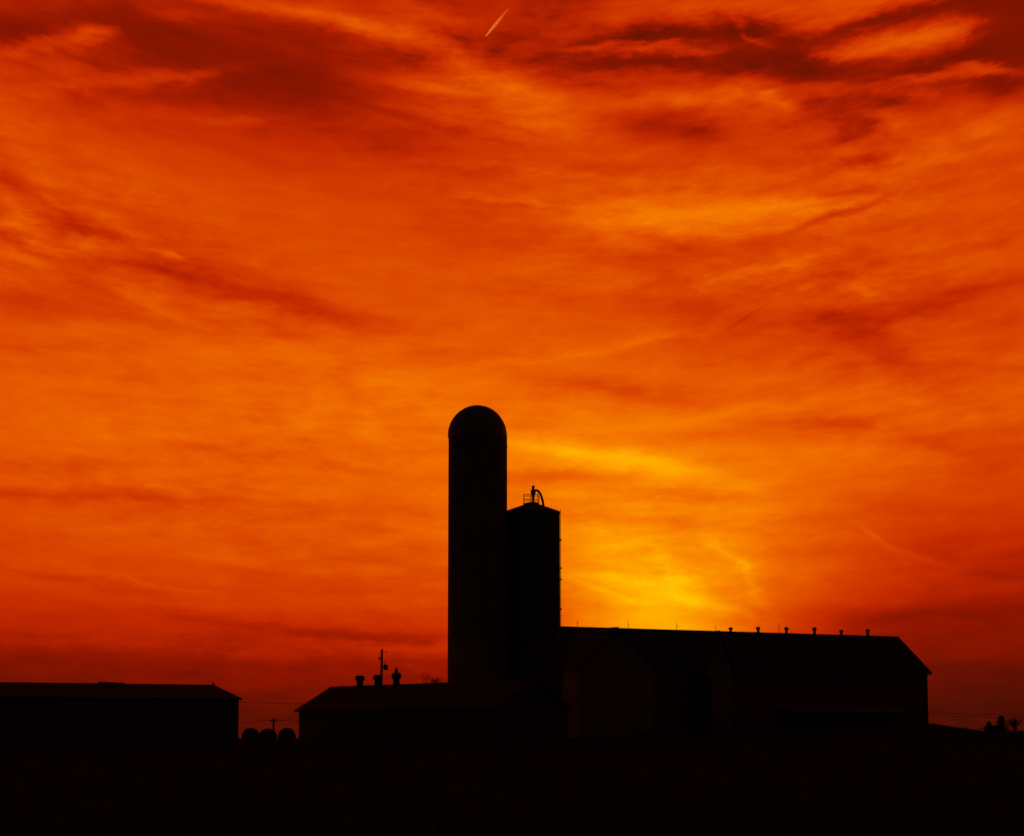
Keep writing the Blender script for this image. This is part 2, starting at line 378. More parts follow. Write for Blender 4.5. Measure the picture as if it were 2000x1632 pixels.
# ------------------------------------------------------------------ mesh helpers
class MB:
    def __init__(self): self.v, self.f = [], []
    def quadbox(self, c):           # 8 corners: bottom 0-3 (ccw), top 4-7
        o = len(self.v); self.v += [tuple(p) for p in c]
        for f in ((3, 2, 1, 0), (4, 5, 6, 7), (0, 1, 5, 4), (1, 2, 6, 5), (2, 3, 7, 6), (3, 0, 4, 7)):
            self.f.append(tuple(o + i for i in f))
        return self
    def box(self, x0, x1, y0, y1, z0, z1):
        return self.quadbox([(x0, y0, z0), (x1, y0, z0), (x1, y1, z0), (x0, y1, z0),
                             (x0, y0, z1), (x1, y0, z1), (x1, y1, z1), (x0, y1, z1)])
    def prism(self, prof, axis, a0, a1):
        """extrude a closed 2-D outline; axis 'x' (outline in y,z) or 'y' (outline in x,z)"""
        o, n = len(self.v), len(prof)
        for a in (a0, a1):
            for p, q in prof: self.v.append((a, p, q) if axis == 'x' else (p, a, q))
        self.f.append(tuple(o + i for i in range(n))[::-1])
        self.f.append(tuple(o + n + i for i in range(n)))
        for i in range(n):
            j = (i + 1) % n
            self.f.append((o + i, o + j, o + n + j, o + n + i))
        return self
    def tube(self, pts, rad, seg=8, cap=True):
        pts = [Vector(p) for p in pts]
        if not hasattr(rad, '__len__'): rad = [rad] * len(pts)
        o = len(self.v)
        for i, p in enumerate(pts):
            d = (pts[min(i + 1, len(pts) - 1)] - pts[max(i - 1, 0)]).normalized()
            a = d.orthogonal() if abs(d.z) > 0.99 else d.cross(Vector((0, 0, 1)))
            a.normalize(); b = d.cross(a)
            for k in range(seg):
                t = 2 * math.pi * k / seg
                self.v.append(tuple(p + (a * math.cos(t) + b * math.sin(t)) * rad[i]))
        for i in range(len(pts) - 1):
            for k in range(seg):
                k2 = (k + 1) % seg
                self.f.append((o + i * seg + k, o + i * seg + k2, o + (i + 1) * seg + k2, o + (i + 1) * seg + k))
        if cap:
            self.f.append(tuple(o + k for k in range(seg))[::-1])
            self.f.append(tuple(o + (len(pts) - 1) * seg + k for k in range(seg)))
        return self
    def lathe(self, prof, seg=32, cx=0, cy=0, close=True):
        """prof: (r, z) from bottom to top"""
        o = len(self.v)
        for r, z in prof:
            for k in range(seg):
                t = 2 * math.pi * k / seg
                self.v.append((cx + r * math.cos(t), cy + r * math.sin(t), z))
        for i in range(len(prof) - 1):
            for k in range(seg):
                k2 = (k + 1) % seg
                self.f.append((o + i * seg + k, o + i * seg + k2, o + (i + 1) * seg + k2, o + (i + 1) * seg + k))
        if close:
            self.f.append(tuple(o + k for k in range(seg))[::-1])
            self.f.append(tuple(o + (len(prof) - 1) * seg + k for k in range(seg)))
        return self
    def build(self, name, m, parent=None, smooth=False):
        me = bpy.data.meshes.new(name)
        me.from_pydata(self.v, [], self.f)
        me.validate()
        bm = bmesh.new(); bm.from_mesh(me)
        bmesh.ops.recalc_face_normals(bm, faces=bm.faces)
        bm.to_mesh(me); bm.free()
        if smooth:
            me.polygons.foreach_set('use_smooth', [True] * len(me.polygons))
            try: me.set_sharp_from_angle(angle=R(35))
            except Exception: pass
        me.materials.append(m)
        o = bpy.data.objects.new(name, me)
        C.objects.link(o)
        o.parent = parent
        return o

def tag(o, label=None, cat=None, group=None, kind=None):
    if label: o['label'] = label
    if cat: o['category'] = cat
    if group: o['group'] = group
    if kind: o['kind'] = kind
    return o
def thing(name, loc, rz, label, cat, group=None):
    o = bpy.data.objects.new(name, None)
    C.objects.link(o)
    o.location = loc; o.rotation_euler = (0, 0, rz)
    o.empty_display_size = 0.5
    return tag(o, label, cat, group)
def copy_tree(o, parent=None):
    c = o.copy(); C.objects.link(c); c.parent = parent
    for ch in list(o.children): copy_tree(ch, c)
    return c

# ------------------------------------------------------------------ the ground
def smooth(a, b, t):
    t = max(0.0, min(1.0, (t - a) / (b - a)))
    return t * t * (3 - 2 * t)
CREST = [(-600, 1441), (400, 1441), (640, 1441), (900, 1437), (1250, 1424), (1550, 1412), (1700, 1409), (1812, 1413),
         (1870, 1421), (1925, 1428), (2000, 1427), (2200, 1428), (3200, 1432)]
def crest_z(px):
    for (a, ya), (b, yb) in zip(CREST, CREST[1:]):
        if px <= b:
            t = max(0, min(1, (px - a) / (b - a)))
            y = ya + (yb - ya) * (t * t * (3 - 2 * t) if True else t)
            break
    else: y = CREST[-1][1]
    return ZC + (1440 - y) * 262 / FPX
def gz(x, y):
    px = 1000 + FPX * x / max(y, 30.0) / 0.99
    cz = crest_z(px)
    lowz = 0.05 * math.sin(x * 0.05 + y * 0.03)
    if y < 262:
        h = lowz * (1 - smooth(60, 200, y)) + smooth(50, 262, y) * 0.62 * cz + 0.38 * cz * smooth(205, 262, y)
        h = h * smooth(-50, 60, y) if y < 60 else h
    else:
        k = smooth(270, 430, y)
        h = cz * (1 - k) + (-6.0 + 1.2 * math.sin(x * 0.006 + 1)) * k
        if y > 900: h -= 0.0012 * (y - 900)
    return h

def axis(stops):
    out = []
    for a, b, st in stops:
        n = max(1, int(round((b - a) / st)))
        out += [a + (b - a) * i / n for i in range(n)]
    return out + [stops[-1][1]]
xs = axis([(-9000, -1000, 1000), (-1000, -120, 44), (-120, 120, 3), (120, 1000, 44), (1000, 9000, 1000)])
ys = axis([(-400, 0, 50), (0, 190, 6), (190, 290, 2.5), (290, 450, 8), (450, 1000, 55), (1000, 9000, 800)])
g = MB()
for y in ys:
    for x in xs: g.v.append((x, y, gz(x, y)))
nx = len(xs)
for j in range(len(ys) - 1):
    for i in range(nx - 1):
        g.f.append((j * nx + i, j * nx + i + 1, (j + 1) * nx + i + 1, (j + 1) * nx + i))
ground = tag(g.build('ground', M['soil'], smooth=True), kind='structure')

# gravel farm lane that climbs to the barns on the right
lane_pts = [(23, 138), (30, 141.5), (37, 144), (46, 146.5), (60, 148), (85, 148)]
ln = MB()
for i in range(41):
    t = i / 40 * (len(lane_pts) - 1); k = min(int(t), len(lane_pts) - 2); u = t - k
    cx = lane_pts[k][0] * (1 - u) + lane_pts[k + 1][0] * u
    cy = lane_pts[k][1] * (1 - u) + lane_pts[k + 1][1] * u
    dxx = lane_pts[k + 1][0] - lane_pts[k][0]; dyy = lane_pts[k + 1][1] - lane_pts[k][1]
    ll = math.hypot(dxx, dyy); nxx, nyy = -dyy / ll, dxx / ll
    for s in (-1.2, -0.6, 0, 0.6, 1.2):
        s *= 0.15 + 0.85 * smooth(0, 8, i)
        X, Y = cx + nxx * s, cy + nyy * s
        ln.v.append((X, Y, gz(X, Y) + 0.05 - 0.025 * abs(s)))
for i in range(40):
    for k in range(4):
        ln.f.append((i * 5 + k, i * 5 + k + 1, (i + 1) * 5 + k + 1, (i + 1) * 5 + k))
tag(ln.build('farm_lane', M['gravel'], smooth=True), kind='structure')

# ------------------------------------------------------------------ farm buildings
def low_ground(frame_pts):
    return min(gz(p.x, p.y) for p in frame_pts)

def frame(p, phi):
    ex = Vector((math.cos(phi), math.sin(phi), 0)); ey = Vector((-math.sin(phi), math.cos(phi), 0))
    return ex, ey

def gable_roof(mb, x0, x1, hw, z_eave, z_ridge, th=0.14):
    """two slabs meeting at the ridge; hw includes the eave overhang"""
    for s in (-1, 1):
        prof = [(s * hw, z_eave), (0.0, z_ridge), (0.0, z_ridge - th * 1.1), (s * hw, z_eave - th)]
        mb.prism(prof, 'x', x0, x1)

def louvre_vent(parent, x, y, z, r, h, capr, finial=False, name='roof_vent'):
    v = MB().lathe([(r * 1.15, -0.35), (r, 0.0), (r * 0.9, h * 0.42), (r * 1.02, h * 0.55)], 14)
    o = v.build(name, M['iron'], parent, smooth=True); o.location = (x, y, z)
    c = MB().lathe([(capr * 0.8, h * 0.5), (capr, h * 0.62), (capr, h * 0.86), (capr * 0.75, h)], 14).build('vent_cap', M['iron'], o, smooth=True)
    if finial:
        MB().lathe([(0.2, h - 0.02), (0.16, h + 0.25), (0.05, h + 0.52)], 10).build('finial', M['iron'], o, smooth=True)
    return o

# ---- the big bank barn on the right
PHI = R(31)
RE = P(1755, 1243, 262)                       # right end of the ridge
ex, ey = frame(RE, PHI)
hw = 6.6
for _ in range(4):
    zc_e = P(1820, 1312, (RE - ey * hw).y).z
    p0 = Vector((RE.x, RE.y, zc_e))
    hw = along(p0, -ey, 1820, 1, 20)
z_eave = P(1820, 1312, (RE - ey * hw).y).z
Lr = -along(RE, ex, 1010, -80, 0)             # ridge runs on behind the steel bin
BZ = low_ground([RE + ex * a + ey * b for a in (-Lr, -Lr / 2, 0) for b in (-hw, hw)]) - 0.3
bx_, by_ = RE.x - ex.x * Lr / 2, RE.y - ex.y * Lr / 2
barn = thing('barn', (bx_, by_, BZ), PHI, 'long gabled barn with a row of roof vents, right of the two silos', 'barn')
HX = Lr / 2                                   # local: ridge from -HX to HX, front is -y
ze, zr = z_eave - BZ, RE.z - BZ
over, ow = 0.4, 0.5
MB().prism([(-(hw - ow), 0), (hw - ow, 0), (hw - ow, ze + 0.12), (0, zr - 0.2), (-(hw - ow), ze + 0.12)], 'x', -HX + over, HX - over).build('wall', M['red'], barn)
rf = MB(); gable_roof(rf, -HX, HX, hw, ze, zr, 0.16)
roof = rf.build('roof', M['roof'], barn)
MB().prism([(-0.18, zr - 0.06), (0, zr + 0.05), (0.18, zr - 0.06)], 'x', -HX + 0.01, HX - 0.01).build('ridge_cap', M['roof'], roof)
for s in (-1, 1):
    MB().box(-HX + 0.03, HX - 0.03, s * (hw + 0.02) - 0.03, s * (hw + 0.02) + 0.03, ze - 0.26, ze - 0.02).build('gutter', M['steel'], roof)
MB().tube([(HX - over - 0.15, -(hw + 0.02), ze - 0.25), (HX - over - 0.15, -(hw - ow) - 0.12, ze - 0.75), (HX - over - 0.15, -(hw - ow) - 0.1, 0.4)], 0.06, 8).build('downspout', M['steel'], barn)
def lx(px, off=0.0, z=None):                  # local x of a point of the ridge (or a line off metres in front of it)
    p = RE - ey * off
    return HX + along(Vector((p.x, p.y, z if z else RE.z)), ex, px, -80, 40)
for px, vh, tilt in ((1427, 0.52, 1.5), (1481, 0.66, -2), (1536, 0.74, 1), (1591, 0.82, -1), (1643, 0.6, 2.5), (1695, 0.8, -1.5)):
    louvre_vent(barn, lx(px), 0, zr - 0.02, 0.17, vh, 0.25).rotation_euler = (0, R(tilt), 0)
for px, h in ((1128, 0.75), (1227, 0.9), (1322, 0.85), (1398, 0.75), (1522, 1.15)):
    o = MB().tube([(0, 0, -0.1), (0, 0, h)], [0.03, 0.018], 6).build('lightning_rod', M['iron'], barn)
    o.location = (lx(px), 0, zr)
    MB().lathe([(0.02, h * 0.42), (0.07, h * 0.5), (0.02, h * 0.58)], 8).build('glass_ball', M['iron'], o)
# two gabled wings that reach forward from the barn
def wing(px_peak, px_right, proj, drop):
    xp = lx(px_peak, proj + hw * 0.5); hwid = abs(lx(px_right, proj + hw, z_eave) - xp)
    zt = zr - drop; zb_ = ze - 0.35
    y0 = -(hw - ow) - proj
    MB().prism([(xp - hwid + 0.35, 0), (xp + hwid - 0.35, 0), (xp + hwid - 0.35, zb_ + 0.1), (xp, zt - 0.2), (xp - hwid + 0.35, zb_ + 0.1)], 'y', y0, -(hw - ow) + 1.2).build('wing_wall', M['white'], barn)
    w = MB()
    yb = -0.12 - drop * hw / (zr - ze)
    for s in (-1, 1):
        prof = [(xp + s * hwid, zb_), (xp, zt), (xp, zt - 0.14), (xp + s * hwid, zb_ - 0.12)]
        w.prism(prof, 'y', y0 - 0.35, -(hw - ow) + 0.4)
        w.prism([(xp + s * hwid * 0.5, (zt + zb_) / 2), (xp, zt), (xp, zt - 0.14), (xp + s * hwid * 0.5, (zt + zb_) / 2 - 0.13)], 'y', -(hw - ow) + 0.4, yb - 0.2)
    w.build('wing_roof', M['roof_metal'], barn)
    return xp, hwid, y0, zt, zb_
wa = wing(1180, 1288, 3.2, 0.35)
wb = wing(1378, 1440, 1.6, 0.3)
# tall dark door in the right wing, with its frame and track
xd = lx(1378, hw + 1.6, 3)
dh = P(1378, 1326, 247).z - BZ
yd = wb[2]
dr = MB().box(xd - 1.0, xd + 1.0, yd - 0.05, yd + 0.06, 0.35, dh).build('door', M['dark'], barn)
for s in (-1, 1):
    MB().box(xd + s * 1.1 - 0.1, xd + s * 1.1 + 0.1, yd - 0.1, yd + 0.08, 0.3, dh + 0.02).build('door_frame', M['wood'], dr)
MB().box(xd - 1.3, xd + 1.3, yd - 0.12, yd + 0.08, dh + 0.03, dh + 0.2).build('door_track', M['iron'], dr)
MB().tube([(xd - 0.8, yd - 0.09, 1.4), (xd - 0.8, yd - 0.09, 1.9)], 0.025, 6).build('door_handle', M['iron'], dr)
for s in (-1, 1):
    MB().box(s * (HX - over) - 0.1, s * (HX - over) + 0.1, -(hw - ow) - 0.05, -(hw - ow) + 0.1, 0.02, ze - 0.1).build('corner_board', M['white'], barn)

# ---- open cattle shed in front of the barn's right half
shp = P(1515, 1378, 238)
phs = R(24)
exs, eys = frame(shp, phs)
pr = P(1745, 1393, 238)
sl = along(shp, exs, 1745, 1, 60)
sbz = low_ground([shp, shp + exs * sl, shp - eys * 4, shp + exs * sl - eys * 4]) - 0.15
lean = thing('cattle_shed', (shp.x, shp.y, sbz), phs, 'low open cattle shed with a dark flat roof against the barn wall', 'shed')
sz = shp.z - sbz
MB().quadbox([(0, -3.6, sz - 0.75), (sl, -3.6, sz - 0.75), (sl, 0.2, sz - 0.2), (0, 0.2, sz - 0.2),
              (0, -3.6, sz - 0.6), (sl, -3.6, sz - 0.6), (sl, 0.2, sz), (0, 0.2, sz)]).build('roof', M['roof'], lean)
MB().box(0.15, sl - 0.15, 0.0, 0.1, 0, sz - 0.22).build('back_wall', M['wood'], lean)
for i in range(5):
    x = 0.3 + (sl - 0.6) * i / 4
    MB().box(x - 0.08, x + 0.08, -3.4, -3.24, 0, sz - 0.72).build('post', M['wood'], lean)
MB().box(0.1, sl - 0.1, -3.42, -3.22, sz - 0.96, sz - 0.76).build('beam', M['wood'], lean)

# ---- tall stave silo with a dome
DS = 220.0
c = P(932, 1000, DS)
rs = 58.0 / FPX * DS * 0.985
sz0 = gz(c.x, c.y) - 0.3
ztop = P(932, 851, DS).z - sz0
zdome = P(932, 791.5, DS).z - sz0
silo = thing('silo', (c.x, c.y, sz0), 0, 'tall round concrete silo with a domed top', 'silo')
MB().lathe([(rs * 1.02, 0), (rs * 1.02, 0.6), (rs * 0.992, 0.62), (rs * 0.992, ztop)], 60).build('wall', M['concrete'], silo, smooth=True)
dm = MB()
hd = zdome - ztop - 0.05
prof = [(rs * 1.012, ztop - 0.25), (rs * 1.012, ztop + 0.02)]
for i in range(1, 15):
    t = i / 15 * math.pi / 2
    prof.append((rs * 1.006 * math.cos(t), ztop + 0.02 + hd * math.sin(t)))
prof += [(0.28, zdome - 0.1), (0.26, zdome)]
dome = dm.lathe(prof, 60).build('dome', M['dome'], silo, smooth=True)
ribm = None
for k in range(20):                                     # raised seams between the dome sheets
    a = 2 * math.pi * k / 20
    if ribm is None:
        pts = [((r + 0.015), 0, z) for r, z in prof[1:-1]]
        o = MB().tube(pts, 0.03, 4).build('dome_seam', M['dome'], dome); ribm = o.data
    else:
        o = bpy.data.objects.new('dome_seam', ribm); C.objects.link(o); o.parent = dome
    o.rotation_euler = (0, 0, a + 0.08)
hoopm = None
nh = 36
for k in range(nh):                                     # steel hoops, closer together near the ground
    z = 0.9 + (ztop - 1.4) * (k / (nh - 1)) ** 1.12
    if hoopm is None:
        h = MB(); S = 48
        for j in range(S):
            t = 2 * math.pi * j / S
            for r, zz in ((rs * 0.985, -0.02), (rs * 0.985 + 0.045, -0.02), (rs * 0.985 + 0.045, 0.02), (rs * 0.985, 0.02)):
                h.v.append((r * math.cos(t), r * math.sin(t), zz))
        for j in range(S):
            j2 = (j + 1) % S
            for q in range(4):
                q2 = (q + 1) % 4
                h.f.append((j * 4 + q, j2 * 4 + q, j2 * 4 + q2, j * 4 + q2))
        o = h.build('hoop', M['steel'], silo); hoopm = o.data
    else:
        o = bpy.data.objects.new('hoop', hoopm); C.objects.link(o); o.parent = silo
    o.location = (0, 0, z)
fa = R(14)                                              # fill pipe up the right-hand side
fx, fy = rs * 1.02 * math.cos(fa), rs * 1.02 * math.sin(fa)
pipe = MB().tube([(fx, fy, 0.4), (fx, fy, ztop + 0.2), (fx * 0.93, fy * 0.93, ztop + 0.9)], 0.11, 10).build('fill_pipe', M['steel'], silo, smooth=True)
for k in range(9):
    z = 2 + (ztop - 3) * k / 8
    MB().box(rs * 0.99, fx + 0.14, fy - 0.05, fy + 0.05, z, z + 0.1).build('bracket', M['iron'], pipe)

# ---- steel bin with a conical roof
DB = 222.0
cb = P(1039.5, 1010, DB)
rb = (P(1093.5, 1010, DB).x - cb.x)
bz0 = gz(cb.x, cb.y) - 0.3
zt = P(1041, 1000, DB).z - bz0
zk = P(1041, 984.5, DB).z - bz0
bin_ = thing('steel_bin', (cb.x, cb.y, bz0), 0, 'shorter round steel bin with cone roof, railing and bent pipe', 'silo')
MB().lathe([(rb * 1.03, 0), (rb * 1.03, 0.5), (rb * 1.016, 0.52), (rb * 0.998, zt)], 56).build('wall', M['corr'], bin_, smooth=True)
cone = MB().lathe([(rb * 1.012, zt - 0.12), (rb * 1.012, zt + 0.02), (0.62, zk), (0.6, zk + 0.16), (0.45, zk + 0.2)], 56).build('cone_roof', M['steel'], bin_, smooth=True)
for k in range(18):
    a = 2 * math.pi * k / 18
    if k == 0:
        o = MB().tube([(0.7, 0, zk - 0.02), (rb, 0, zt + 0.05)], 0.028, 4).build('roof_rib', M['steel'], cone); rm = o.data
    else:
        o = bpy.data.objects.new('roof_rib', rm); C.objects.link(o); o.parent = cone
    o.rotation_euler = (0, 0, a + 0.1)
s_ = DB / FPX
X = lambda px: (px - 1039.5) * s_
Z = lambda py: P(1041, py, DB).z - bz0
rail = MB()
xa, xb, ya, yb = X(1023), X(1051), -0.75, 0.75
def ring(z): 
    return [(xa, ya, z), (xb, ya, z), (xb, yb, z), (xa, yb, z), (xa, ya, z)]
for z in (Z(966.5), Z(976)):
    rg = ring(z)
    for p, q in zip(rg, rg[1:]): rail.tube([p, q], 0.035, 6)
for x, y in ((xa, ya), (xb, ya), (xb, yb), (xa, yb), (X(1037), ya), (X(1037), yb)):
    rail.tube([(x, y, Z(988)), (x, y, Z(966))], 0.035, 6)
rail.build('railing', M['iron'], bin_)
MB().box(xa - 0.05, xb + 0.05, ya - 0.05, yb + 0.05, Z(984.6), Z(983.2)).build('platform', M['iron'], bin_)
MB().lathe([(0.1, Z(983)), (0.14, Z(968)), (0.24, Z(963)), (0.26, Z(957)), (0.13, Z(955)), (0.15, Z(948))], 12, X(1041.5), 0).build('cyclone', M['iron'], bin_, smooth=True)
bp_ = [(1043, 958), (1048, 957), (1052, 959), (1055.5, 964), (1058.5, 972), (1060.5, 980), (1062, 990)]
MB().tube([(X(a), 0, Z(b)) for a, b in bp_], 0.125, 10).build('bent_pipe', M['iron'], bin_, smooth=True)
MB().tube([(X(1052), -0.2, Z(985)), (X(1053.5), -0.2, Z(972)), (X(1050), -0.2, Z(962))], 0.03, 6).build('stay', M['iron'], bin_)
lad = MB()
la = R(-2)
for s in (-0.2, 0.2):
    lad.tube([(rb * 1.035, s, 1.0), (rb * 1.02, s, zt + 0.3)], 0.025, 5)
lad.build('ladder', M['iron'], bin_)
for k in range(40):
    z = 1.2 + (zt - 1.4) * k / 39
    if k == 0:
        o = MB().tube([(0, -0.2, 0), (0, 0.2, 0)], 0.016, 5).build('rung', M['iron'], bin_); rg_ = o.data
    else:
        o = bpy.data.objects.new('rung', rg_); C.objects.link(o); o.parent = bin_
    o.location = (rb * (1.035 - 0.015 * z / zt), 0, z)
for z in (Z(1055), Z(1110), Z(1132), Z(1190)):
    MB().box(rb * 0.99, rb * 1.04 + 0.06, -0.26, 0.26, z, z + 0.12).build('ladder_bracket', M['iron'], bin_)

# ---- middle shed with three big ventilators
PH2 = R(-55)
RL = P(645, 1341, 222)                        # left, far end of the ridge
ex2, ey2 = frame(RL, PH2)
h2 = 4.5
for _ in range(4):
    p0 = Vector((RL.x, RL.y, P(575, 1387, (RL - ey2 * h2).y).z)); h2 = along(p0, -ey2, 574, 1, 20)
ze2a = P(575, 1387, (RL - ey2 * h2).y).z
L2 = along(RL, ex2, 1045, 1, 60)
corners = [RL + ex2 * a + ey2 * b for a in (0, L2 / 2, L2) for b in (-h2, h2)]
z20 = low_ground(corners) - 0.25
shed = thing('ventilated_shed', (RL.x + ex2.x * L2 / 2, RL.y + ex2.y * L2 / 2, z20), PH2,
             'low livestock shed with three stout roof ventilators, left of the silos', 'shed')
H2 = L2 / 2
ze2, zr2 = ze2a - z20, RL.z - z20
MB().prism([(-(h2 - 0.4), 0), (h2 - 0.4, 0), (h2 - 0.4, ze2 + 0.1), (0, zr2 - 0.18), (-(h2 - 0.4), ze2 + 0.1)], 'x', -H2 + 0.3, H2 - 0.3).build('wall', M['grey'], shed)
rf = MB(); gable_roof(rf, -H2, H2, h2, ze2, zr2, 0.15)
rf2 = rf.build('roof', M['roof_metal'], shed)
MB().prism([(-0.2, zr2 - 0.08), (0, zr2 + 0.04), (0.2, zr2 - 0.08)], 'x', -H2 + 0.01, H2 - 0.01).build('ridge_cap', M['roof_metal'], rf2)
for px, fin in ((703, False), (738, False), (774, True)):
    louvre_vent(shed, -H2 + along(RL, ex2, px, 0, 40), 0, zr2 - 0.05, 0.34, 1.05 if not fin else 1.15, 0.46, fin, 'roof_ventilator')

# ---- long pole shed at the left edge
PH3 = R(30.5)
R3 = P(419, 1337, 215)
ex3, ey3 = frame(R3, PH3)
h3 = 5.5
for _ in range(4):
    p0 = Vector((R3.x, R3.y, P(473, 1363, (R3 - ey3 * h3).y).z)); h3 = along(p0, -ey3, 473, 1, 20)
ze3a = P(473, 1363, (R3 - ey3 * h3).y).z
L3 = 40.0
z30 = low_ground([R3 - ex3 * a + ey3 * b for a in (0, L3 / 2, L3) for b in (-h3, h3)]) - 0.25
pole_shed = thing('pole_shed', (R3.x - ex3.x * L3 / 2, R3.y - ex3.y * L3 / 2, z30), PH3,
                  'long low shed with a shallow gable roof at the left edge', 'shed')
H3 = L3 / 2
ze3, zr3 = ze3a - z30, R3.z - z30
MB().prism([(-(h3 - 0.3), 0), (h3 - 0.3, 0), (h3 - 0.3, ze3 + 0.02), (0, zr3 - 0.18), (-(h3 - 0.3), ze3 + 0.02)], 'x', -H3 + 0.2, H3 - 0.2).build('wall', M['grey'], pole_shed)
rf = MB(); gable_roof(rf, -H3, H3, h3, ze3, zr3, 0.15)
rf3 = rf.build('roof', M['roof_metal'], pole_shed)
t3 = lambda px: H3 + along(R3, ex3, px, -60, 5)
MB().prism([(-0.25, zr3 - 0.08), (0, zr3 + 0.03), (0.25, zr3 - 0.08)], 'x', -H3 + 0.01, H3 - 0.01).build('ridge_cap', M['roof_metal'], rf3)
MB().quadbox([(t3(193), -0.3, zr3 - 0.1), (t3(243), -0.3, zr3 - 0.1), (t3(243), 0.3, zr3 - 0.1), (t3(193), 0.3, zr3 - 0.1),
              (t3(193), -0.15, zr3 + 0.17), (t3(243), -0.15, zr3 + 0.1), (t3(243), 0.15, zr3 + 0.1), (t3(193), 0.15, zr3 + 0.17)]).build('ridge_vent', M['roof_metal'], rf3)
MB().tube([(H3 - 0.12, 0, zr3 - 0.1), (H3 - 0.12, 0, zr3 + 0.22)], 0.1, 8).build('ridge_stub', M['iron'], rf3)

# ------------------------------------------------------------------ round bales in the gap
def bale(px, top, r_px, D, label):
    p = P(px, top, D); r = r_px / FPX * D
    z0 = p.z - 2 * r
    o = thing('round_bale', (p.x, p.y, z0), R(random.uniform(-8, 8)), label, 'hay bale', 'round bales between the two sheds')
    b = MB(); S, K = 28, 7
    for k in range(K + 1):
        t = k / K
        yy = (t - 0.5) * 1.35
        edge = 1 - 0.10 * (abs(t - 0.5) * 2) ** 6
        for j in range(S):
            a = 2 * math.pi * j / S
            rr = r * edge * (1 + 0.012 * math.sin(5 * a + k) + random.uniform(-0.012, 0.012))
            zz = r + rr * math.sin(a)
            b.v.append((rr * math.cos(a), yy, max(zz, 0.03 * r)))
    for k in range(K):
        for j in range(S):
            j2 = (j + 1) % S
            b.f.append((k * S + j, k * S + j2, (k + 1) * S + j2, (k + 1) * S + j))
    b.f.append(tuple(range(S))[::-1]); b.f.append(tuple(K * S + j for j in range(S)))
    b.build('straw_roll', M['straw'], o, smooth=True)
    for yy in (-0.35, 0.0, 0.35):
        q = MB()
        q.tube([(r * 1.012 * math.cos(2 * math.pi * j / 24), yy, r + r * 1.012 * math.sin(2 * math.pi * j / 24)) for j in range(25)], 0.012, 4)
        q.build('twine', M['wire'], o)
    return o
bale(490, 1421, 16.5, 231, 'round bale nearest the left shed, first of three in the gap')
bale(523.5, 1422, 17.5, 231.5, 'middle one of three round bales between the two sheds')
bale(560.5, 1420.5, 17, 232, 'round bale beside the ventilated shed wall, right of three')

# ------------------------------------------------------------------ utility poles and wires
pp = P(745.5, 1267, 238); pb = P(743, 1400, 238)
pz = gz(pb.x, pb.y) - 0.5
pole = thing('utility_pole', (pb.x, pb.y, pz), 0, 'tall utility pole with a transformer can behind the ventilated shed', 'utility pole')
hh = pp.z - pz; tx = pp.x - pb.x
tx_full = tx * hh / (pp.z - pb.z)
MB().tube([(0, 0, 0), (tx_full, 0, hh)], [0.17, 0.12], 10).build('shaft', M['wood'], pole, smooth=True)
q = lambda px, py: (P(px, py, 238).x - pb.x, 0, P(px, py, 238).z - pz)
a = q(753.2, 1307.5); b = q(753.2, 1297)
can = MB().lathe([(0.2, a[2]), (0.24, a[2] + 0.05), (0.24, b[2] - 0.06), (0.15, b[2])], 14, a[0], -0.05).build('transformer', M['iron'], pole, smooth=True)
MB().tube([(a[0] - 0.12, -0.05, b[2] - 0.03), (a[0] - 0.14, -0.05, b[2] + 0.32)], [0.04, 0.025], 6).build('bushing', M['iron'], can)
MB().box(0.02, a[0], -0.08, -0.02, (a[2] + b[2]) / 2 - 0.05, (a[2] + b[2]) / 2 + 0.05).build('mounting_bracket', M['iron'], can)
i1 = q(741, 1285)
ins = MB().lathe([(0.06, i1[2] - 0.14), (0.09, i1[2] - 0.05), (0.09, i1[2] + 0.05), (0.05, i1[2] + 0.14)], 8, i1[0], 0).build('insulator', M['iron'], pole)
MB().box(i1[0], tx_full * 0.9, -0.03, 0.03, i1[2] - 0.03, i1[2] + 0.03).build('arm', M['iron'], ins)
i2 = q(754.5, 1272)
ins2 = MB().lathe([(0.04, i2[2] - 0.08), (0.07, i2[2]), (0.04, i2[2] + 0.08)], 8, i2[0], 0).build('insulator', M['iron'], pole)
MB().box(tx_full, i2[0], -0.02, 0.02, i2[2] - 0.02, i2[2] + 0.02).build('arm', M['iron'], ins2)

fp = P(534.5, 1402, 430)
fz = gz(fp.x, fp.y) - 0.3
far_pole = thing('utility_pole', (fp.x, fp.y, fz), 0, 'far small utility pole with crossarm above the round bales', 'utility pole')
fh = fp.z - fz
MB().tube([(0, 0, 0), (0, 0, fh)], [0.24, 0.17], 8).build('shaft', M['wood'], far_pole)
zx = P(534.5, 1406.5, 430).z - fz
arm = MB().box(-0.6, 0.6, -0.26, -0.16, zx - 0.12, zx + 0.12).build('crossarm', M['wood'], far_pole)
for x in (-0.55, 0.55):
    MB().lathe([(0.05, zx + 0.1), (0.09, zx + 0.2), (0.05, zx + 0.32)], 8, x, -0.21).build('insulator', M['iron'], arm)
def wire(pts_px, D, r, label):
    ps = [P(x, y, D) for x, y in pts_px]
    o = MB().tube(ps, r, 5).build('power_line', M['wire'])
    return tag(o, label, 'power line')
def sag(x0, y0, x1, y1, dip, n=12):
    return [(x0 + (x1 - x0) * i / n, y0 + (y1 - y0) * i / n + dip * 4 * (i / n) * (1 - i / n)) for i in range(n + 1)]
wire(sag(250, 1413, 533, 1405.2, 5) , 429.78, 0.035, 'thin wire reaching the far pole from the left shed side')
wire(sag(536, 1405.2, 800, 1402, 4), 429.78, 0.035, 'thin wire running right from the far pole towards the ventilated shed')
